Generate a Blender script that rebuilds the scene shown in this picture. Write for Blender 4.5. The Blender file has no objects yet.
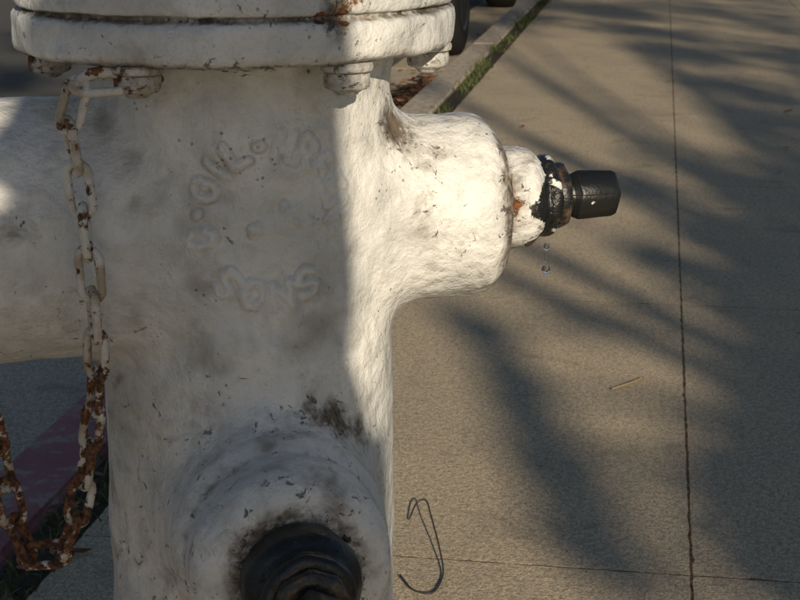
import bpy, bmesh, math, random
import numpy as np
from mathutils import Vector, Matrix
random.seed(7); np.random.seed(7)
S=bpy.context.scene
S.view_settings.view_transform='Standard'; S.view_settings.look='None'
S.view_settings.exposure=0; S.view_settings.gamma=1
rad=math.radians
YAW=rad(9.1); PITCH=rad(15.1); CH=0.82
F2=Vector((-math.sin(YAW),math.cos(YAW),0)); R2=Vector((math.cos(YAW),math.sin(YAW),0))
def V(lat,fwd,z=0.0):   # street-view frame -> world
    return R2*lat+F2*fwd+Vector((0,0,z))
# ------------------------------------------------------------ light
SUN_EL=rad(20); SUN_AZ=rad(14)
dh=R2*math.sin(SUN_AZ)-F2*math.cos(SUN_AZ)      # horizontal direction to the sun
tosun=Vector((dh.x*math.cos(SUN_EL),dh.y*math.cos(SUN_EL),math.sin(SUN_EL)))
w=bpy.data.worlds.new("World"); S.world=w; w.use_nodes=True
nt=w.node_tree; bg=nt.nodes['Background']
sky=nt.nodes.new('ShaderNodeTexSky'); sky.sky_type='NISHITA'; sky.sun_disc=False
sky.sun_elevation=SUN_EL; sky.sun_rotation=math.atan2(dh.x,dh.y)
sky.dust_density=0.8; sky.air_density=1.0; sky.ozone_density=1.6
nt.links.new(sky.outputs[0],bg.inputs[0]); bg.inputs[1].default_value=0.062
sd=bpy.data.lights.new('sun','SUN'); sd.energy=5.0; sd.angle=rad(0.5); sd.color=(1.0,0.85,0.63)
so=bpy.data.objects.new('sun',sd); S.collection.objects.link(so)
so.rotation_euler=tosun.to_track_quat('Z','Y').to_euler()
# ------------------------------------------------------------ camera
cd=bpy.data.cameras.new('camera'); cam=bpy.data.objects.new('camera',cd); S.collection.objects.link(cam)
cam.location=(0,0,CH); cam.rotation_euler=(rad(90)-PITCH,0,YAW)
cd.sensor_width=36; cd.lens=71.8; cd.clip_start=0.02; cd.clip_end=2000
cd.dof.use_dof=True; cd.dof.focus_distance=1.03; cd.dof.aperture_fstop=50
S.camera=cam
# ------------------------------------------------------------ node helpers
class M:
    def __init__(s,name,rough=0.6,spec=0.5,metal=0):
        s.m=bpy.data.materials.new(name); s.m.use_nodes=True; s.t=s.m.node_tree
        s.b=s.t.nodes['Principled BSDF']; s.b.inputs['Roughness'].default_value=rough
        s.b.inputs['Specular IOR Level'].default_value=spec; s.b.inputs['Metallic'].default_value=metal
        s.tc=s.t.nodes.new('ShaderNodeTexCoord'); s.co=s.tc.outputs['Object']
    def L(s,a,b): s.t.links.new(a,b)
    def _in(s,sock,v):
        if hasattr(v,'node'): s.L(v,sock)
        else:
            if isinstance(v,(tuple,list)) and len(v)==3 and sock.type=='RGBA': v=(*v,1)
            sock.default_value=v
    def noise(s,scale,detail=4,rough=0.55,co=None,dist=0):
        n=s.t.nodes.new('ShaderNodeTexNoise'); n.inputs['Scale'].default_value=scale
        n.inputs['Detail'].default_value=detail; n.inputs['Roughness'].default_value=rough
        n.inputs['Distortion'].default_value=dist
        s.L(co or s.co,n.inputs['Vector']); return n.outputs['Fac']
    def vor(s,scale,feat='F1',out='Distance',co=None):
        n=s.t.nodes.new('ShaderNodeTexVoronoi'); n.feature=feat; n.inputs['Scale'].default_value=scale
        s.L(co or s.co,n.inputs['Vector']); return n.outputs[out]
    def mapc(s,scale=(1,1,1),loc=(0,0,0),rot=(0,0,0)):
        n=s.t.nodes.new('ShaderNodeMapping'); n.inputs['Scale'].default_value=scale
        n.inputs['Location'].default_value=loc; n.inputs['Rotation'].default_value=rot
        s.L(s.co,n.inputs['Vector']); return n.outputs[0]
    def ramp(s,v,a,b,c=0.0,d=1.0):
        n=s.t.nodes.new('ShaderNodeMapRange'); n.interpolation_type='SMOOTHSTEP'
        s._in(n.inputs['Value'],v); n.inputs['From Min'].default_value=a; n.inputs['From Max'].default_value=b
        n.inputs['To Min'].default_value=c; n.inputs['To Max'].default_value=d; return n.outputs['Result']
    def math(s,op,a,b=0.0,clamp=False):
        n=s.t.nodes.new('ShaderNodeMath'); n.operation=op; n.use_clamp=clamp
        s._in(n.inputs[0],a); s._in(n.inputs[1],b); return n.outputs[0]
    def mix(s,f,a,b,mode='MIX'):
        n=s.t.nodes.new('ShaderNodeMix'); n.data_type='RGBA'; n.blend_type=mode
        s._in(n.inputs[0],f); s._in(n.inputs[6],a); s._in(n.inputs[7],b); return n.outputs[2]
    def attr(s,name):
        n=s.t.nodes.new('ShaderNodeAttribute'); n.attribute_name=name; return n.outputs['Fac']
    def bump(s,h,dist,strength=1.0,prev=None):
        n=s.t.nodes.new('ShaderNodeBump'); n.inputs['Distance'].default_value=dist; n.inputs['Strength'].default_value=strength
        s._in(n.inputs['Height'],h)
        if prev is not None: s.L(prev,n.inputs['Normal'])
        return n.outputs[0]
    def posz(s):
        g=s.t.nodes.new('ShaderNodeNewGeometry'); x=s.t.nodes.new('ShaderNodeSeparateXYZ')
        s.L(g.outputs['Position'],x.inputs[0]); return x.outputs
    def out(s,col=None,rough=None,nrm=None):
        if col is not None: s._in(s.b.inputs['Base Color'],col)
        if rough is not None: s._in(s.b.inputs['Roughness'],rough)
        if nrm is not None: s.L(nrm,s.b.inputs['Normal'])
        return s.m
def paint_mat(name,c1=(0.68,0.68,0.67),c2=(0.52,0.53,0.53),base_rust=0.0,base_blk=0.0,bs=1.0):
    m=M(name,0.42,0.45)
    n1=m.noise(13,4); n2=m.noise(55,5,0.65); n3=m.noise(210,3,0.6); n4=m.noise(28,6,0.7,dist=0.6)
    col=m.mix(m.ramp(n1,0.38,0.66),c1,c2)
    col=m.mix(m.ramp(n2,0.44,0.72,0,0.5),col,(0.38,0.375,0.355))
    dirt=m.attr('dirt'); cav_shade=m.attr('cav_shade')
    # shade painted into the colour: recesses of the thick paint are darkened
    cm_=m.ramp(m.math('ADD',cav_shade,m.math('MULTIPLY',m.math('SUBTRACT',n4,0.5),0.8)),0.10,0.75,0,0.75)
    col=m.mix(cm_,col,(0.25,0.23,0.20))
    # long runs of grime, streaked downwards
    stv=m.noise(1.0,5,0.65,co=m.mapc((55,55,7)))
    col=m.mix(m.ramp(stv,0.56,0.76,0,0.42),col,(0.28,0.255,0.21))
    g=m.math('ADD',m.math('MULTIPLY',dirt,0.50),m.math('MULTIPLY',n4,0.85))
    g=m.math('ADD',g,m.math('MULTIPLY',m.math('MULTIPLY',m.math('SUBTRACT',n3,0.5),dirt),0.6))
    gm=m.ramp(g,0.56,0.94)
    col=m.mix(gm,col,(0.125,0.10,0.075))
    sp=m.vor(170); spm=m.math('MULTIPLY',m.ramp(sp,0.08,0.20,1,0),m.ramp(m.noise(24,2),0.55,0.66))
    col=m.mix(m.math('MULTIPLY',spm,0.4),col,(0.16,0.13,0.10))
    ck=m.ramp(m.math('ADD',m.noise(75,6,0.75,dist=1.2),m.math('MULTIPLY',dirt,0.135)),0.66,0.71)
    col=m.mix(m.math('MULTIPLY',ck,0.75),col,(0.10,0.072,0.048))
    bl=m.math('ADD',m.attr('blk'),base_blk)
    bm=m.ramp(m.math('ADD',bl,m.math('MULTIPLY',m.math('SUBTRACT',n2,0.5),1.3)),0.48,0.54)
    col=m.mix(bm,col,(0.010,0.011,0.012))
    r=m.math('ADD',m.attr('rust'),base_rust)
    rm=m.ramp(m.math('ADD',r,m.math('MULTIPLY',m.math('SUBTRACT',n2,0.5),1.5)),0.46,0.58)
    halo=m.ramp(m.math('ADD',r,m.math('MULTIPLY',m.math('SUBTRACT',n2,0.5),1.2)),0.22,0.6,0,0.5)
    rc=m.mix(m.ramp(n3,0.35,0.65),(0.035,0.016,0.010),(0.22,0.075,0.022))
    col=m.mix(halo,col,(0.36,0.23,0.13)); col=m.mix(rm,col,rc)
    ro=m.math('ADD',m.math('MULTIPLY',n2,0.25),0.33)
    ro=m.mix(rm,ro,(0.9,0.9,0.9)); ro=m.mix(gm,ro,(0.75,0.75,0.75)); ro=m.mix(bm,ro,(0.36,0.36,0.36))
    h=m.math('ADD',m.math('MULTIPLY',n2,0.9),m.math('MULTIPLY',n3,0.25))
    h=m.math('SUBTRACT',h,m.math('MULTIPLY',spm,0.3)); h=m.math('SUBTRACT',h,m.math('MULTIPLY',ck,0.35))
    h=m.math('SUBTRACT',h,m.math('MULTIPLY',rm,0.35)); h=m.math('SUBTRACT',h,m.math('MULTIPLY',gm,0.2))
    nb=m.bump(m.noise(24,2,0.5),0.010*bs,0.8); nb=m.bump(h,0.0042*bs,1.0,nb)
    return m.out(col,ro,nb)
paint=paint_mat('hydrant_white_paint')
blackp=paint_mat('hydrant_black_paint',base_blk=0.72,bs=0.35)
# ------------------------------------------------------------ numpy noise
def vn(p,scale,seed=0):
    q=p*scale+seed*17.31; i=np.floor(q).astype(np.int64); f=q-i; f=f*f*(3-2*f)
    def h(a,b,c):
        n=(a*73856093)^(b*19349663)^(c*83492791)^(seed*2654435)
        n=(n^(n>>13))*1274126177; n=n&0x7fffffff; n=(n^(n>>15))&0xffff
        return n/65535.0
    r=0
    for dx in (0,1):
        for dy in (0,1):
            for dz in (0,1):
                wgt=(f[:,0] if dx else 1-f[:,0])*(f[:,1] if dy else 1-f[:,1])*(f[:,2] if dz else 1-f[:,2])
                r=r+wgt*h(i[:,0]+dx,i[:,1]+dy,i[:,2]+dz)
    return r-0.5
def getco(me):
    a=np.empty(len(me.vertices)*3); me.vertices.foreach_get('co',a); return a.reshape(-1,3)
def setco(me,a): me.vertices.foreach_set('co',a.astype(np.float32).ravel()); me.update()
def smooth(me): me.polygons.foreach_set('use_smooth',[True]*len(me.polygons)); me.update()
def setattr_(me,name,vals):
    at=me.attributes.new(name,'FLOAT','POINT'); at.data.foreach_set('value',np.asarray(vals,dtype=np.float32))
def blobs(co,lst):
    v=np.zeros(len(co))
    for (c,r,a) in lst:
        d2=((co-np.array(c))**2).sum(1); v=np.maximum(v,a*np.exp(-d2/(r*r)))
    return v
def mkobj(name,me,mat=None,parent=None,mw=None,sm=True):
    o=bpy.data.objects.new(name,me); S.collection.objects.link(o)
    if mat is not None: me.materials.append(mat)
    if sm: smooth(me)
    if parent: o.parent=parent
    if mw is not None: o.matrix_local=mw
    return o
def empty(name,mw):
    o=bpy.data.objects.new(name,None); S.collection.objects.link(o); o.matrix_world=mw; o.empty_display_size=0.1; return o
def lathe(prof,seg=96,close=True):
    vs=[];fs=[];n=len(prof)
    for r,h in prof:
        for k in range(seg):
            a=2*math.pi*k/seg; vs.append((r*math.cos(a),r*math.sin(a),h))
    for i in range(n-1):
        for k in range(seg):
            k2=(k+1)%seg; fs.append((i*seg+k,i*seg+k2,(i+1)*seg+k2,(i+1)*seg+k))
    if close:
        fs.append(tuple(range(seg))[::-1]); fs.append(tuple((n-1)*seg+k for k in range(seg)))
    me=bpy.data.meshes.new('lathe'); me.from_pydata(vs,[],fs); return me
def densify(prof,step):
    out=[prof[0]]
    for a,b in zip(prof,prof[1:]):
        d=math.hypot(b[0]-a[0],b[1]-a[1]); n=max(1,int(d/step))
        for k in range(1,n+1): out.append((a[0]+(b[0]-a[0])*k/n,a[1]+(b[1]-a[1])*k/n))
    return out
def roundprof(prof,it=2):
    for _ in range(it):
        o=[prof[0]]
        for a,b in zip(prof,prof[1:]):
            o.append((a[0]*.8+b[0]*.2,a[1]*.8+b[1]*.2)); o.append((a[0]*.2+b[0]*.8,a[1]*.2+b[1]*.8))
        o.append(prof[-1]); prof=o
    return prof
def lump(me,amp,scale,seed=1):
    co=getco(me); n=np.empty(len(me.vertices)*3); me.vertices.foreach_get('normal',n); n=n.reshape(-1,3)
    d=vn(co,scale,seed)+0.5*vn(co,scale*2.3,seed+3)
    setco(me,co+n*(amp*d)[:,None]); setattr_(me,'cav_shade',np.clip(-d*0.9,0,1))  # hollows between lumps get painted-in shading
# ------------------------------------------------------------ hydrant
PHI=rad(14)
hx=R2*math.cos(PHI)+F2*math.sin(PHI); hy=F2*math.cos(PHI)-R2*math.sin(PHI)
HP=V(-0.109,1.10,0)
HM=Matrix(((hx.x,hy.x,0,HP.x),(hx.y,hy.y,0,HP.y),(0,0,1,0),(0,0,0,1)))
hyd=empty('fire_hydrant',HM)
ZL,ZR,ZF=0.583,0.585,0.393
def ccyl(al,ra,L,r,rd):
    qx=ra-(r-rd); qy=np.abs(al-L/2)-(L/2-rd)
    return np.minimum(np.maximum(qx,qy),0)+np.sqrt(np.maximum(qx,0)**2+np.maximum(qy,0)**2)-rd
def smin(a,b,k):
    h=np.clip(0.5+0.5*(b-a)/k,0,1); return b*(1-h)+a*h-k*h*(1-h)
def sdf(p):
    x,y,z=p[:,0],p[:,1],p[:,2]
    rb=0.1020+0.004*np.clip((0.55-z)/0.4,0,1)+0.006*np.clip((z-0.68)/0.025,0,1)**2
    r=np.sqrt(x*x+y*y); d=np.maximum(r-rb,np.maximum(z-0.706,0.06-z))
    d=smin(d,ccyl(-x,np.sqrt(y*y+(z-ZL)**2),0.235,0.0895,0.008),0.022)
    rr=np.sqrt(y*y+(z-ZR)**2); d=smin(d,ccyl(x,rr,0.182,0.0670,0.022),0.026)
    rf=np.sqrt(x*x+(z-ZF)**2); d=smin(d,ccyl(-y,rf,0.138,0.0720,0.014),0.030)
    d=smin(d,ccyl(-y,rf,0.184,0.0645,0.020),0.007)
    d=smin(d,ccyl(y,rf,0.17,0.052,0.006),0.025)
    return d
bm=bmesh.new()
def addc(r,L,axis,z0):
    if axis=='z': mt=Matrix.Translation((0,0,z0+L/2))
    else:
        v={'x':Vector((1,0,0)),'-x':Vector((-1,0,0)),'y':Vector((0,1,0)),'-y':Vector((0,-1,0))}[axis]
        mt=Matrix.Translation(v*(L/2)+Vector((0,0,z0)))@v.to_track_quat('Z','Y').to_matrix().to_4x4()
    bmesh.ops.create_cone(bm,cap_ends=True,segments=64,radius1=r,radius2=r,depth=L,matrix=mt)
addc(0.103,0.646,'z',0.06); addc(0.0895,0.235,'-x',ZL); addc(0.067,0.182,'x',ZR)
addc(0.0720,0.138,'-y',ZF); addc(0.0645,0.184,'-y',ZF); addc(0.052,0.17,'y',ZF)
me0=bpy.data.meshes.new('tmp'); bm.to_mesh(me0); bm.free()
to=bpy.data.objects.new('tmp',me0); S.collection.objects.link(to)
rm_=to.modifiers.new('r','REMESH'); rm_.mode='VOXEL'; rm_.voxel_size=0.0012
dg=bpy.context.evaluated_depsgraph_get(); me=bpy.data.meshes.new_from_object(to.evaluated_get(dg))
bpy.data.objects.remove(to); me.name='barrel'
co=getco(me); e=0.0004
def grad(p):
    g=np.stack([sdf(p+np.array(v)*e)-sdf(p-np.array(v)*e) for v in ((1,0,0),(0,1,0),(0,0,1))],1)/(2*e)
    return g/np.maximum(np.linalg.norm(g,axis=1),1e-6)[:,None]
for _ in range(5):
    co=co-grad(co)*(sdf(co)*0.85)[:,None]
N=grad(co)
# raised foundry lettering, as stroke distance field
GL={'M':[[(0,0),(0,1),(.5,.4),(1,1),(1,0)]],'G':[[(1,.8),(.7,1),(.3,1),(0,.7),(0,.3),(.3,0),(.7,0),(1,.25),(1,.5),(.6,.5)]],
'R':[[(0,0),(0,1),(.7,1),(.95,.8),(.7,.5),(0,.5)],[(.5,.5),(1,0)]],'E':[[(1,1),(0,1),(0,0),(1,0)],[(0,.5),(.8,.5)]],
'N':[[(0,0),(0,1),(1,0),(1,1)]],
'S':[[(1,.85),(.7,1),(.3,1),(0,.75),(.3,.52),(.7,.48),(1,.25),(.7,0),(.3,0),(0,.15)]],
'O':[[(.3,0),(0,.3),(0,.7),(.3,1),(.7,1),(1,.7),(1,.3),(.7,0),(.3,0)]],'C':[[(1,.8),(.7,1),(.3,1),(0,.7),(0,.3),(.3,0),(.7,0),(1,.2)]],
'L':[[(0,1),(0,0),(1,0)]],'K':[[(0,0),(0,1)],[(1,1),(0,.45),(1,0)]],'I':[[(.5,0),(.5,1)]],
'*':[[(.2,.2),(.8,.8)],[(.8,.2),(.2,.8)]],'.':[[(.4,.5),(.6,.5)]]}
segs=[]
def put(ch,cx,cy,ang,w,h):
    for pl in GL[ch]:
        pts=[]
        for (a,b) in pl:
            a=(a-.5)*w;b=(b-.5)*h
            pts.append((cx+a*math.cos(ang)-b*math.sin(ang),cy+a*math.sin(ang)+b*math.cos(ang)))
        segs.extend(zip(pts,pts[1:]))
rng=0.0475; txt='C.GIL.MREEN.'
for i,ch in enumerate(txt):
    a=rad(196-i*(214/(len(txt)-1))); put(ch,rng*math.cos(a),rng*math.sin(a),a-math.pi/2,0.0095,0.0155)
for i,ch in enumerate('SONS'):
    a=rad(-93+(i-1.5)*21); put(ch,rng*1.08*math.cos(a),rng*1.08*math.sin(a),a+math.pi/2,0.0122,0.0160)
put('*',-0.012,-0.008,0.2,0.007,0.007); put('K',0.013,0.001,-0.1,0.009,0.012); put('.',0.026,-0.004,0,0.008,0.01)
th=np.arctan2(co[:,0],-co[:,1]); u=th*0.1035-0.002; vv=co[:,2]-0.604
sel=np.where((np.abs(u)<0.08)&(np.abs(vv)<0.08)&(np.hypot(co[:,0],co[:,1])<0.110)&(co[:,1]<0))[0]
us,vs_=u[sel],vv[sel]; dmin=np.full(len(sel),1.0)
wob=co[sel]; us=us+0.0040*vn(wob,55,5)+.0024*vn(wob,150,15); vs_=vs_+0.0040*vn(wob,55,6)+.0024*vn(wob,150,16)
for (a,b) in segs:
    ax,ay=a; dx,dy=b[0]-ax,b[1]-ay; l2=dx*dx+dy*dy+1e-12
    t=np.clip(((us-ax)*dx+(vs_-ay)*dy)/l2,0,1); dmin=np.minimum(dmin,np.hypot(us-ax-t*dx,vs_-ay-t*dy))
hgt=1/(1+np.exp((dmin-0.0021)/0.00058))
wear=np.clip(0.78+1.6*vn(co[sel],34,9),0.25,1.15); wear=np.where(vs_<-0.03,np.maximum(wear,.85),wear)
lumps=0.0019*vn(co,24,1)+0.0014*vn(co,58,2)+0.0008*vn(co,120,3)
disp=lumps.copy()
for c,r,a in [((-.085,-.06,.50),.02,-.0022),((-.03,-.10,.52),.012,.0017),((.05,-.09,.52),.014,-.0017),((-.06,-.08,.66),.016,.0014),((-.07,-.07,.47),.02,.0020),((.0,-.10,.53),.01,-.0014),((-.05,-.09,.545),.012,.0016)]:
    disp+=a*np.exp(-((co-np.array(c))**2).sum(1)/(r*r))
disp[sel]+=0.0032*hgt*wear
co=co+N*disp[:,None]; setco(me,co)
cav_shade=np.clip(-lumps/0.0013,0,1)*0.58
cav_shade[sel]=np.maximum(cav_shade[sel],0.68*np.exp(-((dmin-0.0037)/0.0015)**2)*wear*np.clip(0.75+1.6*vn(co[sel],70,21),.1,1.1))  # letter outlines darkened, shading painted into the colour
cav_shade[sel]*=1-0.75*hgt
rust=blobs(co,[((.182,-.045,.610),.010,.75),((.174,-.055,.595),.007,.7),((.184,-.03,.635),.008,.6),((.188,0,.555),.02,.5),
 ((.02,-.15,.325),.02,.4),((-.06,-.075,.70),.012,.45)])
rr=np.hypot(co[:,1],co[:,2]-ZR); rf=np.hypot(co[:,0],co[:,2]-ZF)
dirt=np.zeros(len(co))
dirt=np.maximum(dirt,0.90*np.exp(-((co[:,0]-0.180)/0.013)**2)*(rr<0.077))
dirt=np.maximum(dirt,0.45*np.exp(-((co[:,0]-0.115)/0.017)**2)*(rr<0.09)*(co[:,2]>ZR-.02))
dirt=np.maximum(dirt,0.15*(co[:,0]>.12)*(rr<.08))
dirt=np.maximum(dirt,0.80*np.exp(-((co[:,1]+0.184)/0.010)**2)*(rf<0.07)*(0.28+0.72*np.clip((.052-rf)/.012,0,1)))
dirt=np.maximum(dirt,0.55*np.exp(-((co[:,1]+0.141)/0.006)**2)*(rf<0.08)*(rf>.055))
top=(co[:,1]<-.08)&(co[:,1]>-.14)
side=np.clip(0.5+co[:,0]/0.06,0.38,1.0)
dirt=np.maximum(dirt,0.88*top*side*np.exp(-((rf-0.081)/0.008)**2)*np.clip((co[:,2]-ZF-.02)/.04,0,1))
dirt=np.maximum(dirt,0.34*(co[:,1]<-.1)*(rf<.078))
dirt=np.maximum(dirt,0.32*np.clip((0.55-co[:,2])/0.12,0,1))
dirt=np.maximum(dirt,blobs(co,[((.045,-.10,.468),.014,1.1),((.025,-.108,.476),.012,1.0),((.062,-.09,.452),.011,1.0),((.10,-.045,.650),.024,1.0),((.13,-.05,.635),.015,.75),((.12,-.05,.60),.014,.6),((.105,-.06,.515),.012,.45),((.14,-.06,.57),.012,.8),((.16,-.05,.60),.014,.6),((-.12,-.08,.52),.03,.5),((-.16,-.08,.60),.03,.45),((-.1,-.03,.49),.02,.6),((.16,-.04,.54),.02,.65)]))
dirt=np.maximum(dirt,0.58*np.clip((co[:,2]-.689)/.017,0,1))
blk=blobs(co,[((0,-.188,ZF),.036,.9),((.03,-.18,ZF+.02),.012,.6),((.184,-.02,.555),.006,.8),((-.03,-.17,ZF+.04),.008,.7)])
setattr_(me,'rust',rust); setattr_(me,'dirt',dirt); setattr_(me,'blk',blk); setattr_(me,'cav_shade',cav_shade)
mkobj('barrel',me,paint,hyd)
# bonnet flange and cap
prof=[(0.10,0.704),(0.140,0.704),(0.1475,0.707),(0.1490,0.712),(0.1490,0.728),(0.1465,0.7315),(0.1425,0.7325),(0.1425,0.7345),(0.1465,0.7355),(0.1475,0.739),(0.1465,0.752),(0.141,0.757),(0.120,0.760),(0.108,0.768),(0.104,0.782),(0.098,0.805),(0.082,0.828),(0.055,0.845),(0.030,0.851),(0.028,0.853),(0.028,0.878),(0.004,0.880)]
fl=lathe(densify(roundprof(prof,1),0.0020),288); lump(fl,0.0022,42,11)
c=getco(fl)
setattr_(fl,'rust',blobs(c,[((.052,-.137,.743),.007,.85),((.047,-.139,.734),.007,.75),((.030,-.143,.734),.005,.65),((.062,-.131,.733),.005,.65),((-.02,-.148,.706),.006,.5),((-.1,-.11,.706),.007,.55),((.09,-.118,.708),.006,.5)]))
dz=np.abs(c[:,2]-.733)
setattr_(fl,'dirt',np.maximum(np.maximum(0.9*np.exp(-(dz/.003)**2),0.75*np.exp(-((c[:,2]-.704)/.005)**2)),np.maximum(0.22,blobs(c,[((.042,-.14,.735),.017,.95),((-.06,-.135,.735),.014,.6)]))))
mkobj('bonnet_flange',fl,paint,hyd,Matrix.Translation((-.003,0,0)))
# flange bolts
for k in range(6):
    a=rad(-24+60*k)-PHI
    x,y=0.129*math.sin(a),-0.129*math.cos(a)
    b=bmesh.new()
    for (prof_,sg) in (([(0.0165,0.7045),(0.0168,0.7005),(0.0160,0.699)],24),([(0.0145,0.699),(0.0150,0.697),(0.0150,0.690),(0.0135,0.6878),(0.0085,0.687),(0.0085,0.685),(0.006,0.684)],6)):
        t=lathe(prof_,sg); b.from_mesh(t); bpy.data.meshes.remove(t)
    bmesh.ops.recalc_face_normals(b,faces=b.faces)
    bmesh.ops.rotate(b,verts=b.verts,cent=(0,0,0),matrix=Matrix.Rotation(random.random()*6,3,'Z'))
    bmesh.ops.bevel(b,geom=[e_ for e_ in b.edges],offset=0.0014,segments=2,affect='EDGES',clamp_overlap=True)
    m2=bpy.data.meshes.new('bolt'); b.to_mesh(m2); b.free()
    n=len(m2.vertices); setattr_(m2,'rust',[0.42 if k in(0,5) else 0.27]*n); setattr_(m2,'dirt',[0.5]*n)
    mkobj('flange_bolt_%d'%(k+1),m2,paint,hyd,Matrix.Translation((x,y,0)))
bp=[(0.105,0.10),(0.112,0.075),(0.150,0.062),(0.158,0.055),(0.158,0.025),(0.150,0.020),(0.150,0.002)]
mb=lathe(densify(roundprof(bp,1),0.004),96); lump(mb,0.0015,50,4); mkobj('base_flange',mb,paint,hyd)
def axm(v,pos): return Matrix.Translation(pos)@v.to_track_quat('Z','Y').to_matrix().to_4x4()
def stem(tag,v,z,off,dark):
    mt=axm(v,v*off+Vector((0,0,z)))
    pr=[(0.026,-0.012),(0.030,-0.004),(0.0350,-0.001),(0.0372,0.005),(0.0376,0.014),(0.0368,0.021),(0.0335,0.026),(0.0300,0.029),(0.0285,0.032),(0.0300,0.034),(0.0300,0.039),(0.0270,0.042),(0.018,0.043)]
    m1=lathe(densify(roundprof(pr,1),0.0012),96); lump(m1,0.0020,80,8+len(tag)); c=getco(m1)
    if dark:
        setattr_(m1,'blk',np.where(c[:,2]>0.0035,0.85,0.25)); setattr_(m1,'rust',0.02+0*c[:,2])
    else:
        g=np.clip((c[:,2]-0.021)/0.010,0,1)*0.60+blobs(c,[((0.036,0.0,0.016),.008,.6),((-0.034,0.0,0.02),.013,.7),((0,-.036,.018),.012,.6),((0.02,.033,.012),.007,.5),((-.02,-.03,.022),.010,.6)])
        setattr_(m1,'blk',g); setattr_(m1,'rust',blobs(c,[((0.025,-.018,.034),.012,.6),((0,-.03,.034),.012,.55),((-.03,0,.0),.010,.7),((.02,-.022,.003),.008,.6)])+0.14)
    setattr_(m1,'dirt',0.6*np.exp(-((c[:,2]+.002)/.004)**2)+0.42)
    mkobj(tag+'_stem_collar',m1,blackp if dark else paint,hyd,mt)
    m3=lathe([(0.019,0.041),(0.0245,0.0425),(0.0250,0.0445),(0.0250,0.0495),(0.0235,0.0515),(0.015,0.052)],8)
    b=bmesh.new(); b.from_mesh(m3); bmesh.ops.bevel(b,geom=list(b.edges),offset=0.001,segments=2,affect='EDGES'); b.to_mesh(m3); b.free()
    setattr_(m3,'rust',[0.30]*len(m3.vertices)); mkobj(tag+'_gland',m3,blackp,hyd,mt)
    m4=lathe([(0.0160,0.050),(0.0165,0.054),(0.0172,0.057),(0.0190,0.059),(0.0194,0.061),(0.0180,0.088),(0.0158,0.0915),(0.003,0.092)],5)
    b=bmesh.new(); b.from_mesh(m4); bmesh.ops.bevel(b,geom=list(b.edges),offset=0.0020,segments=3,affect='EDGES',clamp_overlap=True)
    bmesh.ops.recalc_face_normals(b,faces=b.faces); b.to_mesh(m4); b.free()
    setattr_(m4,'rust',[0.05]*len(m4.vertices))
    mkobj(tag+'_pentagon_nut',m4,blackp,hyd,mt@Matrix.Rotation(0.5,4,'Z'))
stem('side_valve',Vector((1,0,0)),ZR+.003,0.185,False)
stem('front_valve',Vector((0,-1,0)),ZF,0.185,True)
def cap(tag,v,z,off,r):
    mt=axm(v,v*off+Vector((0,0,z)))
    m1=lathe(densify(roundprof([(r*.96,-.004),(r*1.05,0),(r*1.08,.01),(r*1.08,.045),(r*1.0,.055),(r*.5,.062),(r*.3,.064),(0.003,.064)],1),.004),96); lump(m1,.0015,50,3)
    mkobj(tag+'_cap',m1,paint,hyd,mt)
    m2=lathe([(0.019,.060),(0.019,.066),(0.0165,.092),(0.014,.094),(0.002,.094)],5)
    mkobj(tag+'_cap_nut',m2,paint,hyd,mt,False)
    for k in range(2):
        b=bmesh.new(); bmesh.ops.create_cube(b,size=1,matrix=Matrix.Translation((r*1.1*(1 if k else -1),0,.026))@Matrix.Diagonal((.02,.018,.04,1)))
        bmesh.ops.bevel(b,geom=list(b.edges),offset=.004,segments=2,affect='EDGES'); m3=bpy.data.meshes.new('lug'); b.to_mesh(m3); b.free()
        mkobj(tag+'_cap_lug_%d'%(k+1),m3,paint,hyd,mt)
cap('large_outlet',Vector((-1,0,0)),ZL,0.237,0.088); cap('rear_outlet',Vector((0,1,0)),ZF,0.172,0.05)
# ------------------------------------------------------------ chain
cm=M('painted_rusty_chain',0.7)
pz=cm.posz()[2]; n2=cm.noise(95,5,0.65); n3=cm.noise(260,3)
lvl=cm.math('ADD',cm.ramp(pz,0.40,0.60,0.135,-0.015),n2); rmk=cm.ramp(lvl,0.53,0.60)
rc=cm.mix(cm.ramp(n3,0.35,0.65),(0.035,0.017,0.011),(0.19,0.078,0.030))
cc=cm.mix(rmk,cm.mix(cm.ramp(cm.noise(40,3),.4,.65),(0.55,0.53,0.49),(0.33,0.27,0.19)),rc)
chainmat=cm.out(cc,cm.mix(rmk,(0.45,0.45,0.45),(0.9,0.9,0.9)),cm.bump(cm.math('ADD',n2,cm.math('MULTIPLY',n3,.6)),0.0020,1.0))
WR=0.0030; LI=0.0272; LW=0.0072
def link_mesh(bm_,mt,sc=1.0):
    hl=(LI+2*WR)/2-LW; n=10; pts=[]
    for k in range(n+1):
        a=-math.pi/2+math.pi*k/n; pts.append((hl+LW*math.cos(a),LW*math.sin(a)))
    for k in range(n+1):
        a=math.pi/2+math.pi*k/n; pts.append((-hl+LW*math.cos(a),LW*math.sin(a)))
    m=len(pts); ring=[]
    for i,(x,y) in enumerate(pts):
        px,py=pts[i-1]; qx,qy=pts[(i+1)%m]; t=Vector((qx-px,qy-py,0)).normalized(); nn=Vector((t.y,-t.x,0))
        w_=WR*random.uniform(.88,1.10); ring.append([bm_.verts.new(mt@(Vector((x,y,0))*sc+(nn*math.cos(b)+Vector((0,0,1))*math.sin(b))*w_)) for b in [2*math.pi*j/8 for j in range(8)]])
    for i in range(m):
        a,b=ring[i],ring[(i+1)%m]
        for j in range(8): bm_.faces.new((a[j],b[j],b[(j+1)%8],a[(j+1)%8]))
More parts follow.
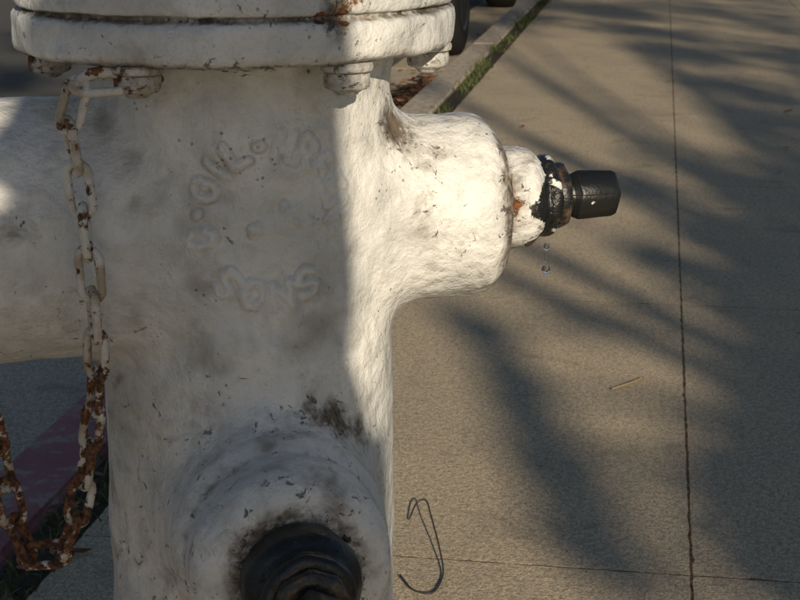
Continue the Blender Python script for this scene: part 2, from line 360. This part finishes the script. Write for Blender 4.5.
def catmull(P,n=40):
    out=[]; P=[P[0]*2-P[1]]+P+[P[-1]*2-P[-2]]
    for i in range(1,len(P)-2):
        for k in range(n):
            t=k/n; a,b,c,d=P[i-1],P[i],P[i+1],P[i+2]
            out.append(0.5*((2*b)+(c-a)*t+(2*a-5*b+4*c-d)*t*t+(3*b-a-3*c+d)*t**3))
    out.append(P[-2]); return out
chainpath=[V(*p) for p in [(-.170,.978,.694),(-.1985,.972,.692),(-.203,.970,.672),(-.197,.966,.630),(-.1935,.964,.585),(-.192,.966,.535),(-.196,.975,.492),(-.2035,.98,.452),(-.210,.98,.422),(-.219,.98,.392),(-.232,.98,.374),(-.247,.98,.380),(-.256,.98,.410),(-.261,.975,.450),(-.266,.965,.490),(-.274,.955,.53),(-.288,.96,.57),(-.32,.985,.60)]]
cp=catmull(chainpath)
cum=[0]
for a,b in zip(cp,cp[1:]): cum.append(cum[-1]+(b-a).length)
def at(s):
    i=min(max(int(np.searchsorted(cum,s)),1),len(cp)-1); t=(s-cum[i-1])/max(cum[i]-cum[i-1],1e-9); return cp[i-1].lerp(cp[i],t)
b=bmesh.new(); s_=0; k=0
while s_+LI<cum[-1]:
    p0,p1=at(s_),at(s_+LI); c_=(p0+p1)/2; t=(p1-p0).normalized(); vw=-F2
    sd_=t.cross(vw).normalized(); nn=sd_.cross(t)
    rot=Matrix.Rotation((rad(20) if k%2 else rad(68))+random.uniform(-.32,.32),3,t)
    y=rot@sd_; z=t.cross(y)
    mt=Matrix(((t.x,y.x,z.x,c_.x),(t.y,y.y,z.y,c_.y),(t.z,y.z,z.z,c_.z),(0,0,0,1)))
    link_mesh(b,mt); s_+=LI*0.985; k+=1
hk=[V(*p) for p in [(-.198,.972,.692),(-.188,.972,.700),(-.172,.978,.700),(-.155,.985,.697),(-.150,.995,.694)]]
def tube(bm_,pts,r,seg=8,taper=None):
    rings=[]; m=len(pts)
    for i,p in enumerate(pts):
        t=(pts[min(i+1,m-1)]-pts[max(i-1,0)]).normalized(); a=t.orthogonal().normalized() if i==0 else (pa-t*pa.dot(t)).normalized(); pa=a
        bb=t.cross(a); rr_=r if taper is None else taper[i]
        rings.append([bm_.verts.new(p+(a*math.cos(q)+bb*math.sin(q))*rr_) for q in [2*math.pi*j/seg for j in range(seg)]])
    for i in range(m-1):
        for j in range(seg): bm_.faces.new((rings[i][j],rings[i][(j+1)%seg],rings[i+1][(j+1)%seg],rings[i+1][j]))
    bm_.faces.new(rings[0][::-1]); bm_.faces.new(rings[-1])
tube(b,catmull(hk,6),0.0036)
mc=bpy.data.meshes.new('chain'); b.to_mesh(mc); b.free(); mkobj('chain',mc,chainmat)
# ------------------------------------------------------------ water drops
wm=bpy.data.materials.new('water'); wm.use_nodes=True; wb=wm.node_tree.nodes['Principled BSDF']
wb.inputs['Transmission Weight'].default_value=1; wb.inputs['Roughness'].default_value=0.0; wb.inputs['IOR'].default_value=1.33
b=bmesh.new(); dp=V(0.1085,1.153,0.5325)
bmesh.ops.create_uvsphere(b,u_segments=24,v_segments=16,radius=0.0034,matrix=Matrix.Translation(dp)@Matrix.Diagonal((1,1,1.1,1)))
bmesh.ops.create_uvsphere(b,u_segments=16,v_segments=10,radius=0.0010,matrix=Matrix.Translation(dp+Vector((0,0,.0092)))@Matrix.Diagonal((1,1,4,1)))
bmesh.ops.create_uvsphere(b,u_segments=16,v_segments=10,radius=0.0022,matrix=Matrix.Translation(dp+Vector((0,0,.0172)))@Matrix.Diagonal((1,1,1.5,1)))
md=bpy.data.meshes.new('drop'); b.to_mesh(md); b.free(); mkobj('water_drop',md,wm)
# ------------------------------------------------------------ ground, sidewalk, kerb, road
def conc(name,c1,c2,stain=0.6):
    m=M(name,0.9,0.2); fine=m.noise(300,2,0.75); mid=m.noise(110,4,0.8); big=m.noise(2.2,5,0.6)
    col=m.mix(m.ramp(big,0.3,0.7),c1,c2)
    col=m.mix(m.ramp(mid,0.42,0.62,0,0.65),col,tuple(x*0.40 for x in c1))
    col=m.mix(m.ramp(fine,0.49,0.62,0,0.75),col,tuple(x*0.25 for x in c1))
    col=m.mix(m.ramp(m.noise(240,1),0.59,0.67,0,0.6),col,(0.68,0.58,0.42))
    st=m.ramp(m.noise(7,6,0.7,dist=0.8),0.54,0.72,0,stain); col=m.mix(st,col,tuple(x*0.45 for x in c2))
    st2=m.ramp(m.noise(24,5,0.7),0.58,0.72,0,0.45); col=m.mix(st2,col,tuple(x*0.4 for x in c2))
    gum=m.math('MULTIPLY',m.ramp(m.vor(9),0.03,0.06,1,0),0.6)
    col=m.mix(gum,col,(0.08,0.07,0.06))
    h=m.math('ADD',m.math('MULTIPLY',fine,0.7),mid)
    return m.out(col,0.9,m.bump(h,0.0045,0.65))
sidem=conc('sidewalk_concrete',(0.60,0.49,0.345),(0.50,0.42,0.305))
gutm=conc('gutter_concrete',(0.60,0.52,0.40),(0.5,0.44,0.35))
def boxes(name,lst,mat,bev=0.004,parent=None,segs_=2):
    b=bmesh.new()
    for (x0,x1,y0,y1,z0,z1) in lst:
        bmesh.ops.create_cube(b,size=1,matrix=Matrix.Translation(((x0+x1)/2,(y0+y1)/2,(z0+z1)/2))@Matrix.Diagonal((x1-x0,y1-y0,z1-z0,1)))
    if bev: bmesh.ops.bevel(b,geom=list(b.edges),offset=bev,segments=segs_,affect='EDGES')
    me=bpy.data.meshes.new(name); b.to_mesh(me); b.free(); return mkobj(name,me,mat,parent,sm=False)
jm=M('joint_dirt',0.95,0.2); jm.out(jm.mix(jm.ramp(jm.noise(45,4,.7),.4,.6),(0.05,0.032,0.02),(0.16,0.10,0.055)))
xs=[-0.70,0.067,0.83,1.60]; y0=1.80-1.25*12
def slab(b,xa,xb,ya,yb,g):
    pts=[]
    def edge(p,q,n):
        for k in range(n):
            t=k/n; pts.append((p[0]+(q[0]-p[0])*t,p[1]+(q[1]-p[1])*t))
    n1=max(8,int((xb-xa)/.015)) if -1<ya<8 else 4; n2=max(8,int((yb-ya)/.015)) if -1<ya<8 else 4
    edge((xa,ya),(xb,ya),n1); edge((xb,ya),(xb,yb),n2); edge((xb,yb),(xa,yb),n1); edge((xa,yb),(xa,ya),n2)
    rim=[]
    for (x,y) in pts:
        r1=g*random.uniform(.45,1.5)
        if random.random()<.04: r1*=2.0
        rim.append((min(max(x,xa+r1),xb-r1),min(max(y,ya+r1),yb-r1)))
    tv=[b.verts.new((x,y,0)) for x,y in rim]; lv_=[b.verts.new((x,y,-.09)) for x,y in rim]
    b.faces.new(tv); m=len(tv)
    for k in range(m):
        j=(k+1)%m; b.faces.new((lv_[k],lv_[j],tv[j],tv[k]))
b=bmesh.new()
for i in range(3):
    for j in range(44):
        ya=y0+1.25*j; slab(b,xs[i],xs[i+1],ya,ya+1.25,.0018)
me=bpy.data.meshes.new('sidewalk'); b.to_mesh(me); b.free(); mkobj('sidewalk',me,sidem,sm=False)
def sheet(name,x0,x1,y0,y1,z,mat,parent=None):
    b=bmesh.new(); v=[b.verts.new(p) for p in ((x0,y0,z),(x1,y0,z),(x1,y1,z),(x0,y1,z))]; b.faces.new(v)
    me=bpy.data.meshes.new(name); b.to_mesh(me); b.free(); return mkobj(name,me,mat,parent,sm=False)
sheet('joint_fill',-0.695,1.59,-13,41,-0.0003,jm.m,bpy.data.objects['sidewalk'])
dm=M('soil',0.95,0.2); dm.out(dm.mix(dm.ramp(dm.noise(60,6,.7),.35,.65),(0.045,0.035,0.025),(0.10,0.08,0.06)),None,dm.bump(dm.noise(120,5,.7),0.01,1))
sheet('soil',-0.78,1.62,-13,42,-0.010,dm.m)
lm=M('lawn_turf',0.95,0.2); lm.out(lm.mix(lm.ramp(lm.noise(40,6,.7),.35,.65),(0.03,0.05,0.015),(0.09,0.11,0.035)),None,lm.bump(lm.noise(150,5,.7),0.03,1))
sheet('lawn',1.602,14,-30,60,-0.004,lm.m)
gm_=M('ground_earth',0.95,0.2); gm_.out(gm_.mix(gm_.noise(3,6,.7),(0.07,0.06,0.045),(0.13,0.11,0.08)),None,None)
sheet('ground',-400,400,-400,400,-0.25,gm_.m)
am=M('asphalt',0.9,0.3); fa=am.noise(300,3,.7)
am.out(am.mix(am.ramp(fa,.4,.65),am.mix(am.noise(1.5,5),(0.045,0.045,0.047),(0.065,0.063,0.06)),(0.14,0.135,0.125)),None,am.bump(fa,0.005,.9))
sheet('road',-9.5,-1.30,-60,120,-0.134,am.m)
boxes('gutter',[(-1.302,-0.903,y0+3*j+.003,y0+3*j+2.997,-0.24,-0.128) for j in range(18)],gutm,0.003)
km=M('kerb_concrete_red_paint',0.75,0.35); pos=km.posz(); nn_=km.noise(35,6,.7); n9=km.noise(6,5,.6)
redmask=km.math('MULTIPLY',km.ramp(pos[1],3.6,3.75,1,0),km.ramp(km.math('ADD',nn_,km.math('MULTIPLY',n9,.4)),0.72,0.84,1,0))
kc=km.mix(km.ramp(nn_,.35,.7),(0.48,0.41,0.32),(0.22,0.19,0.15))
kr=km.mix(km.ramp(n9,.3,.7),(0.22,0.07,0.085),(0.28,0.13,0.14))
km.out(km.mix(redmask,kc,kr),None,km.bump(km.math('ADD',nn_,km.noise(250,3)),0.003,.7))
boxes('kerb',[(-0.90,-0.77,y0+3*j+.002,y0+3*j+2.998,-0.25,0.002) for j in range(18)],km.m,0.012,segs_=3)
boxes('kerb',[(-9.65,-9.50,-60,120,-0.25,0.0)],gutm,0.01)
boxes('sidewalk',[(-11.5,-9.653,-60+1.5*j+.004,-60+1.5*j+1.496,-0.1,-0.002) for j in range(120)],sidem,0)
# grass
gmx=M('grass_blades',0.7,0.25); gmx.out(gmx.mix(gmx.ramp(gmx.noise(35,3),.4,.6),(0.035,0.060,0.014),(0.10,0.105,0.04)))
def blades(name,spots,mat):
    vs=[];fs=[]
    for (x,y,sx,sy,n,hh) in spots:
        for _ in range(n):
            px=random.gauss(x,sx); py=random.gauss(y,sy); h=hh*random.uniform(.3,1.1); a=random.uniform(0,6.28); w_=random.uniform(.0012,.0028)
            lean=random.uniform(.2,1.3)*h; la=random.uniform(0,6.28); dx,dy=math.cos(a)*w_,math.sin(a)*w_; z0=-.008
            i=len(vs); lx,ly=math.cos(la)*lean,math.sin(la)*lean
            vs+=[(px-dx,py-dy,z0),(px+dx,py+dy,z0),(px+dx*.8+lx*.35,py+dy*.8+ly*.35,z0+h*.55),(px-dx*.8+lx*.35,py-dy*.8+ly*.35,z0+h*.55),(px+lx,py+ly,z0+h*.85)]
            fs+=[(i,i+1,i+2,i+3),(i+3,i+2,i+4)]
    me=bpy.data.meshes.new(name); me.from_pydata(vs,[],fs); return mkobj(name,me,mat,sm=False)
spots=[]
for k in range(26):
    yy=random.uniform(1.5,2.4); spots.append((-.735+random.uniform(-.02,.03),yy,.018,.03,14,.034))
for k in range(20):
    yy=random.gauss(7.0,.6); spots.append((-.735+random.uniform(-.02,.02),yy,.018,.06,22,.045))
for k in range(14):
    yy=random.uniform(8.5,11); spots.append((-.735,yy,.03,.07,30,.05))
for k in range(40):
    spots.append((-.735,random.uniform(-4,30),.015,.08,8,.03))
blades('grass',spots,gmx.m)
lf=M('dry_leaf',0.8,0.2); lf.out(lf.mix(lf.ramp(lf.noise(40,2),.4,.6),(0.10,0.045,0.022),(0.26,0.14,0.07)))
vs=[];fs=[]
lit=[(x,y,-.122 if x<-.9 else .004) for x,y in [(-.72,5.2),(-.78,5.6),(-1.0,5.3),(-.74,6.0)]]
lit+=[(random.gauss(-.95,.10),random.uniform(4.5,10),-.122) for _ in range(160)]+[(random.uniform(-.65,1.4),random.uniform(3.5,9),.004) for _ in range(16)]+[(random.gauss(-.735,.03),random.uniform(1.3,2.6),.004) for _ in range(30)]
for _ in range(1500):     # drift of dead leaves piled against the kerb
    yy=random.gauss(6.4,.5); xx=-.915-abs(random.gauss(0,.13)); hh=max(0,.19*math.exp(-((yy-6.4)/.6)**2)*math.exp((xx+.915)/.13))
    lit.append((xx,yy,-.122+random.random()*hh))
for _ in range(260):      # crumbs and grit on the walk
    lit.append((random.uniform(-.3,1.3),random.uniform(1.6,6),.0015))
for q,(x,y,z) in enumerate(lit):
    if x>-.903 and z<0: x=-.91
    s=random.uniform(.008,.022) if z!=.0015 else random.uniform(.0012,.003)
    a=random.uniform(0,6.28); i=len(vs); tl=random.uniform(-.6,.6)
    for (u_,v_,w_) in ((-1,0,.1),(-.3,.4,.35),(.5,.35,.2),(1,0,.5),(.4,-.4,.25),(-.4,-.35,.15)):
        vs.append((x+s*(u_*math.cos(a)-v_*math.sin(a)),y+s*(u_*math.sin(a)+v_*math.cos(a)),z+w_*s*.5+(v_*tl*s if z<0 else 0)))
    fs.append(tuple(range(i,i+6)))
me=bpy.data.meshes.new('leaves'); me.from_pydata(vs,[],fs); mkobj('fallen_leaves',me,lf.m,sm=False)
wr=M('rusty_wire',0.6); wr.out((0.025,0.02,0.016))
b=bmesh.new(); pts=[V(*p) for p in [(.012,1.93,.004),(.022,1.965,.012),(.034,1.955,.02),(.040,1.90,.02),(.048,1.83,.012),(.052,1.77,.004),(.045,1.73,.003),(.035,1.71,.004),(.015,1.72,.004),(.0,1.76,.004)]]
tube(b,catmull(pts,8),0.0011,6); me=bpy.data.meshes.new('wire'); b.to_mesh(me); b.free(); mkobj('wire',me,wr.m)
tw=M('twig_bark',0.8); tw.out((0.30,0.21,0.11))
b=bmesh.new(); pts=[V(*p) for p in [(.345,2.47,.004),(.375,2.49,.007),(.405,2.53,.004)]]
tube(b,catmull(pts,5),0.0016,6); me=bpy.data.meshes.new('twig'); b.to_mesh(me); b.free(); mkobj('twig',me,tw.m)
# ------------------------------------------------------------ street tree (towards the sun)
bark=M('bark',0.9,0.2); bn=bark.noise(14,6,.7,co=bark.mapc((3,3,.6)))
bark.out(bark.mix(bn,(0.07,0.05,0.035),(0.17,0.13,0.10)),None,bark.bump(bn,.03,1))
leafm=M('leaf',0.55,0.35); leafm.out(leafm.mix(leafm.noise(3,3),(0.045,0.085,0.018),(0.10,0.14,0.035)))
TB=V(3.0,-6.3,0); tree=empty('street_tree',Matrix.Translation(TB))
tan=math.tan(SUN_EL)
clumps=[ # ground spot (lat,fwd), radius, leaves, offset
 (.1,9.6,.30,420,0),(.6,9.4,.30,420,.3),(1.0,10.2,.34,420,-.3),(1.31,9.6,.2,260,.1),(1.31,8.4,.15,220,.2),(1.31,7.4,.14,210,-.2),(1.31,6.2,.14,210,.1),(1.33,5.2,.16,220,0),
 (1.8,9.9,.34,300,.2),(1.75,7.4,.28,240,0),(2.2,8.4,.4,300,0),(.0,6.4,.11,80,0),(-1.75,7.2,.2,200,.3),(-1.95,9.0,.25,220,.2),
 (.53,1.75,.09,170,.2),(.60,2.10,.10,180,-.2),(.70,2.45,.11,210,.1),(.78,2.85,.13,230,0),(.87,3.4,.14,240,.3),(1.03,4.1,.16,240,-.2),
 (.58,3.35,.055,72,.1),(.67,4.2,.06,80,0),(.15,2.85,.042,34,.1),(.19,2.50,.042,38,0),(.225,2.15,.042,38,.1),(.25,1.85,.045,38,0),
 (1.4,3.9,.35,400,-.4),(1.2,1.8,.4,420,.3),(1.08,2.6,.2,260,.1),(1.9,4.5,.5,400,0),(2.2,6.3,.5,400,.5),
 (2.8,3,.6,450,.2),(3.0,7.5,.7,500,-.3),(2.4,10.5,.6,450,.2),(1.2,11.7,.5,500,0),(.2,12,.45,450,.2),(-.6,10.5,.3,220,.2)]
b=bmesh.new(); lv=[];lfc=[]
top=TB+Vector((0.05,0,2.9))
tube(b,catmull([TB+Vector((0,0,-.25)),TB+Vector((.03,.02,.3)),TB+Vector((-.04,.05,1.5)),top],6),.15,12,[ .21-.09*i/18 for i in range(19)])
for (la,fw,r,n,of) in clumps:
    t=fw+7.4+of; c_=V(la,fw,0)+dh*t; c_.z=t*tan
    mid=top.lerp(c_,.5)+Vector((random.uniform(-.2,.2),random.uniform(-.2,.2),random.uniform(0,.3)))
    pts=catmull([top+Vector((0,0,-.1)),mid,c_],6); m_=len(pts)
    tube(b,pts,.03,6,[.034*(1-i/m_)**1.1+.005 for i in range(m_)])
    for _ in range(n):
        d=Vector((random.gauss(0,1),random.gauss(0,1),random.gauss(0,1)))*r*.58; p=c_+d
        u_=Vector((random.gauss(0,1),random.gauss(0,1),random.gauss(0,1))).normalized(); w_=u_.orthogonal().normalized()
        s=random.uniform(.035,.06); i=len(lv)
        lv+=[p-u_*s,p+w_*s*.45,p+u_*s,p-w_*s*.45]; lfc.append((i,i+1,i+2,i+3))
me=bpy.data.meshes.new('trunk'); b.to_mesh(me); b.free(); mkobj('trunk_and_limbs',me,bark.m,tree,Matrix.Translation(-TB))
me=bpy.data.meshes.new('crown'); me.from_pydata([tuple(v) for v in lv],[],lfc); mkobj('crown',me,leafm.m,tree,Matrix.Translation(-TB),sm=False)
# ------------------------------------------------------------ parked car
car=empty('parked_car',Matrix.Translation((-1.93,10.0,-0.134)))
cpm=M('car_paint',0.25,0.5); cpm.out((0.02,0.023,0.03)); cpm.b.inputs['Coat Weight'].default_value=1
glm=M('car_glass',0.05,0.5); glm.out((0.01,0.012,0.014))
tym=M('tyre_rubber',0.85,0.3); tym.out(tym.mix(tym.noise(40,3),(0.012,0.011,0.010),(0.025,0.022,0.02)))
chm=M('wheel_alloy',0.45,0.5,0.8); chm.out((0.10,0.10,0.10))
rlm=M('tail_lamp_red',0.2); rlm.out((0.35,0.01,0.01))
YS=1.14
def loft(name,secs,mat):
    b=bmesh.new(); rings=[]
    for (y,hw,zb,zt,tp) in secs:
        y*=YS
        pr=[(-hw*.93,zb),(-hw,zb+(zt-zb)*.3),(-hw,zb+(zt-zb)*.65),(-hw*tp,zt-.02),(-hw*tp*.9,zt),(hw*tp*.9,zt),(hw*tp,zt-.02),(hw,zb+(zt-zb)*.65),(hw,zb+(zt-zb)*.3),(hw*.93,zb)]
        rings.append([b.verts.new((x,y,z)) for x,z in pr])
    for a,c in zip(rings,rings[1:]):
        for j in range(10): b.faces.new((a[j],c[j],c[(j+1)%10],a[(j+1)%10]))
    b.faces.new(rings[0]); b.faces.new(rings[-1][::-1]); bmesh.ops.recalc_face_normals(b,faces=b.faces)
    me=bpy.data.meshes.new(name); b.to_mesh(me); b.free(); o=mkobj(name,me,mat,car)
    s=o.modifiers.new('s','SUBSURF'); s.levels=2; s.render_levels=2; return o
loft('body',[(-2.2,.72,.38,.78,.9),(-2.12,.82,.27,.92,.92),(-1.7,.87,.22,.97,.93),(-1.0,.88,.2,.95,.94),(0,.88,.2,.93,.94),(.9,.88,.2,.92,.94),(1.6,.86,.22,.84,.9),(2.1,.8,.27,.74,.88),(2.22,.68,.36,.64,.85)],cpm.m)
loft('cabin',[(-1.75,.66,.90,.95,.9),(-1.2,.72,.88,1.30,.80),(-.6,.74,.88,1.42,.78),(.2,.74,.88,1.42,.78),(.75,.73,.88,1.22,.80),(1.15,.68,.86,.93,.9)],glm.m)
loft('roof',[(-1.15,.52,1.32,1.40,.9),(-.6,.60,1.395,1.45,.9),(.2,.60,1.395,1.45,.9),(.55,.52,1.34,1.40,.9)],cpm.m)
for k,(x,y) in enumerate([(-.80,-1.35*YS),(.80,-1.35*YS),(-.80,1.35*YS),(.80,1.35*YS)]):
    t=lathe(roundprof([(.20,-.10),(.29,-.105),(.325,-.085),(.33,0),(.325,.085),(.29,.105),(.20,.10)],1),40)
    mkobj('tyre_%d'%(k+1),t,tym.m,car,Matrix.Translation((x*1.02,y,.33))@Matrix.Rotation(rad(90),4,'Y'))
    t=lathe([(.205,-.103),(.19,-.107),(.17,-.09),(.06,-.10),(.05,-.11),(.0,-.11),(.0,.11),(.05,.11),(.06,.10),(.17,.09),(.19,.107),(.205,.103)],40,False)
    mkobj('hub_%d'%(k+1),t,chm.m,car,Matrix.Translation((x*1.02,y,.33))@Matrix.Rotation(rad(90),4,'Y'))
for nm,l,mt_ in (('tail_lamps',[(-.78,-.5,-2.2*YS,-2.1*YS,.66,.80),(.5,.78,-2.2*YS,-2.1*YS,.66,.80)],rlm.m),('number_plate',[(-.16,.16,-2.24*YS,-2.2*YS,.55,.67)],chm.m)):
    boxes(nm,l,mt_,.01,car)
# ------------------------------------------------------------ photographer
T=V(-.146,.97,.675); s0=1.80; HC=T+dh*s0; HC.z=.675+s0*tan   # head centre
pf=-(R2*math.cos(SUN_AZ)+F2*math.sin(SUN_AZ))
ps=Vector((0,0,1)).cross(pf)
per=empty('photographer',Matrix.Translation((HC.x,HC.y,0)))
def Q(f,s,z): return pf*f+ps*s+Vector((0,0,z))
HZ=HC.z
def skin(name,verts,edges,mat,sub=2):
    me=bpy.data.meshes.new(name); me.from_pydata([tuple(v[0]) for v in verts],edges,[]); o=bpy.data.objects.new(name,me); S.collection.objects.link(o)
    o.parent=per; sk=o.modifiers.new('sk','SKIN'); sk.use_smooth_shade=True
    for i,v in enumerate(verts):
        r=v[1]; r=(r,r) if not isinstance(r,tuple) else r
        me.skin_vertices[0].data[i].radius=r
    me.skin_vertices[0].data[0].use_root=True
    ss=o.modifiers.new('ss','SUBSURF'); ss.levels=sub; ss.render_levels=sub; me.materials.append(mat); return o
clo=M('jacket_cloth',0.9,0.2); clo.out(clo.mix(clo.noise(20,4),(0.05,0.07,0.12),(0.08,0.1,0.16)))
jean=M('jeans_cloth',0.9,0.2); jean.out(jean.mix(jean.noise(60,4),(0.04,0.06,0.12),(0.09,0.12,0.2)))
skn=M('skin',0.5,0.4); skn.out((0.52,0.32,0.23)); hair=M('hair',0.5,0.4); hair.out(hair.mix(hair.noise(60,4),(0.03,0.018,0.01),(0.08,0.045,0.025)))
shoe=M('shoe_leather',0.5); shoe.out((0.03,0.025,0.02))
bagm=M('shadow_rucksack_cloth',0.9,0.2); bagm.out(bagm.mix(bagm.noise(30,3),(0.05,0.05,0.045),(0.09,0.085,0.07)))
scm=M('shadow_scarf_wool',0.95,0.1); scm.out(scm.mix(scm.noise(50,4),(0.15,0.05,0.05),(0.22,0.09,0.08)))
ck=HZ-1.33
tv=[(Q(-.02,0,.80),(.19,.19)),(Q(-.01,0,.98+ck),(.18,.18)),(Q(-.0,0,1.09+ck),(.17,.17)),(Q(0,0,1.175+ck),(.10,.10)),(Q(.005,0,1.235+ck),.06)]
te=[(0,1),(1,2),(2,3),(3,4)]
for sg in (-1,1):
    i=len(tv); tv+=[(Q(.01,.15*sg,1.155+ck),.075),(Q(.15,.20*sg,1.03+ck),.080),(Q(.21,.13*sg,1.12+ck),.080),(Q(.285,.075*sg,1.20+ck),.048)]
    te+=[(2,i),(i,i+1),(i+1,i+2),(i+2,i+3)]
skin('jacket',tv,te,clo.m)
# thick neck wrap, added to close a sunlit gap in the figure's shadow
b=bmesh.new()
for (f_,z_,a_,b_,r_) in ((.035,1.235,.085,.075,.036),(.05,1.195,.10,.085,.036),(.055,1.155,.095,.09,.034)):
    ring=[Q(f_+a_*math.cos(q),b_*math.sin(q),z_+ck-.012*math.cos(q)) for q in [2*math.pi*j/28 for j in range(29)]]
    tube(b,ring,r_,10)
tube(b,catmull([Q(.13,.03,1.20+ck),Q(.165,.03,1.12+ck),Q(.17,.03,1.0+ck),Q(.175,.035,.90+ck)],6),.03,8)
me=bpy.data.meshes.new('shadow_scarf'); b.to_mesh(me); b.free(); mkobj('shadow_scarf',me,scm.m,per)
b=bmesh.new(); bmesh.ops.create_cube(b,size=1,matrix=Matrix.Diagonal((.17,.28,.50,1))); bmesh.ops.bevel(b,geom=list(b.edges),offset=.06,segments=4,affect='EDGES')  # pack added on the back to widen the shadow cast on the hydrant
me=bpy.data.meshes.new('shadow_rucksack'); b.to_mesh(me); b.free()
RQ=Matrix(((pf.x,ps.x,0,0),(pf.y,ps.y,0,0),(0,0,1,0),(0,0,0,1)))
mkobj('shadow_rucksack',me,bagm.m,per,Matrix.Translation(Q(-.088,0,.885+ck))@RQ@Matrix.Rotation(rad(6),4,'Y'))
for sg in (-1,1):
    skin('trouser_leg_%d'%(1 if sg<0 else 2),[(Q(-.04,.07*sg,.84),.105),(Q(.0,.10*sg,.62),.085),(Q(.05,.11*sg,.44),.062),(Q(.0,.12*sg,.22),.055),(Q(-.03,.12*sg,.09),.048)],[(0,1),(1,2),(2,3),(3,4)],jean.m)
    skin('shoe_%d'%(1 if sg<0 else 2),[(Q(-.06,.12*sg,.045),(.042,.042)),(Q(.04,.125*sg,.045),(.045,.042)),(Q(.14,.13*sg,.033),(.042,.03))],[(0,1),(1,2)],shoe.m)
    w0=Q(.31,.072*sg,1.215+ck); hv=[(w0,.025),(Q(.335,.07*sg,1.245+ck),(.030,.02))]; he=[(0,1)]
    for k in range(4):
        i=len(hv); zz=1.262+ck-.017*k
        hv+=[(Q(.35,.066*sg,zz),.0095),(Q(.372+.004*(k==1),.066*sg,zz+.002),.0088),(Q(.380,.046*sg,zz),.0080),(Q(.374,.030*sg,zz-.002),.007)]; he+=[(1,i),(i,i+1),(i+1,i+2),(i+2,i+3)]
    i=len(hv); hv+=[(Q(.325,.055*sg,1.225+ck),.011),(Q(.325,.035*sg,1.222+ck),.009)]; he+=[(0,i),(i,i+1)]
    skin('hand_%d'%(1 if sg<0 else 2),hv,he,skn.m,1)
b=bmesh.new(); bmesh.ops.create_uvsphere(b,u_segments=40,v_segments=28,radius=1)
for v in b.verts:
    x,y,z=v.co; f=x; s=y
    jaw=max(0,-z); X=.092*x*(1-.12*jaw); Y=.074*s*(1-.34*jaw*jaw); Z=.112*z
    if f>0:
        X+=.026*math.exp(-((s/.16)**2+((z+.15)/.22)**2))-.008*math.exp(-(((abs(s)-.36)/.16)**2+((z-.05)/.12)**2))+.006*math.exp(-((s/.35)**2+((z+.5)/.1)**2))+.008*math.exp(-((s/.3)**2+((z+.85)/.2)**2))
    v.co=Q(X,Y,Z)
for sg in (-1,1): bmesh.ops.create_uvsphere(b,u_segments=12,v_segments=8,radius=1,matrix=Matrix.Translation(Q(-.005,.076*sg,-.005))@Matrix.Diagonal((.018,.012,.03,1)))
me=bpy.data.meshes.new('head'); b.to_mesh(me); b.free(); mkobj('head',me,skn.m,per,Matrix.Translation((0,0,HZ)))
b=bmesh.new(); bmesh.ops.create_uvsphere(b,u_segments=12,v_segments=10,radius=.011,matrix=Matrix.Translation(Q(.078,.028,.006))); bmesh.ops.create_uvsphere(b,u_segments=12,v_segments=10,radius=.011,matrix=Matrix.Translation(Q(.078,-.028,.006)))
eye=M('eye_white',0.2); eye.out((.7,.7,.7)); me=bpy.data.meshes.new('eyes'); b.to_mesh(me); b.free(); mkobj('eyes',me,eye.m,per,Matrix.Translation((0,0,HZ)))
skin('neck',[(Q(0,0,1.2+ck),.05),(Q(0,0,HZ-.06),.05)],[(0,1)],skn.m)
b=bmesh.new(); bmesh.ops.create_uvsphere(b,u_segments=48,v_segments=32,radius=1)
for v in b.verts:
    x,y,z=v.co; back=max(0,min(1,(.35-x)/.5))
    X=x*.106-.012; Y=y*.094; Z=z*.120+.008
    if x>.25 and z<.45: X=min(X,.05)
    if z<0:
        k_=math.sqrt(max(0,1-z*z)); full=(1-(-z)**6)
        if back>0: X=X*(1-back)+back*((x/max(k_,.15))*.106*full*(.98+.25*(-z))-.012); Z-=back*.125*(-z)
    st=1+.02*math.sin(math.atan2(y,x)*34); v.co=Q(X*st,Y*st,Z)
me=bpy.data.meshes.new('hair'); b.to_mesh(me); b.free(); mkobj('hair',me,hair.m,per,Matrix.Translation((0,0,HZ)))
cmr=M('camera_plastic',0.4); cmr.out((.02,.02,.02))
b=bmesh.new(); bmesh.ops.create_cube(b,size=1,matrix=Matrix.Diagonal((.045,.115,.078,1))); bmesh.ops.bevel(b,geom=list(b.edges),offset=.008,segments=2,affect='EDGES')
bmesh.ops.create_cone(b,cap_ends=True,segments=32,radius1=.032,radius2=.030,depth=.06,matrix=Matrix.Translation((.05,0,0))@Matrix.Rotation(rad(90),4,'Y'))
me=bpy.data.meshes.new('cam'); b.to_mesh(me); b.free()
mkobj('handheld_camera',me,cmr.m,per,Matrix.Translation(Q(.35,0,1.25+ck))@RQ,sm=False)
print('HEAD Z',HZ,'verts',len(co))
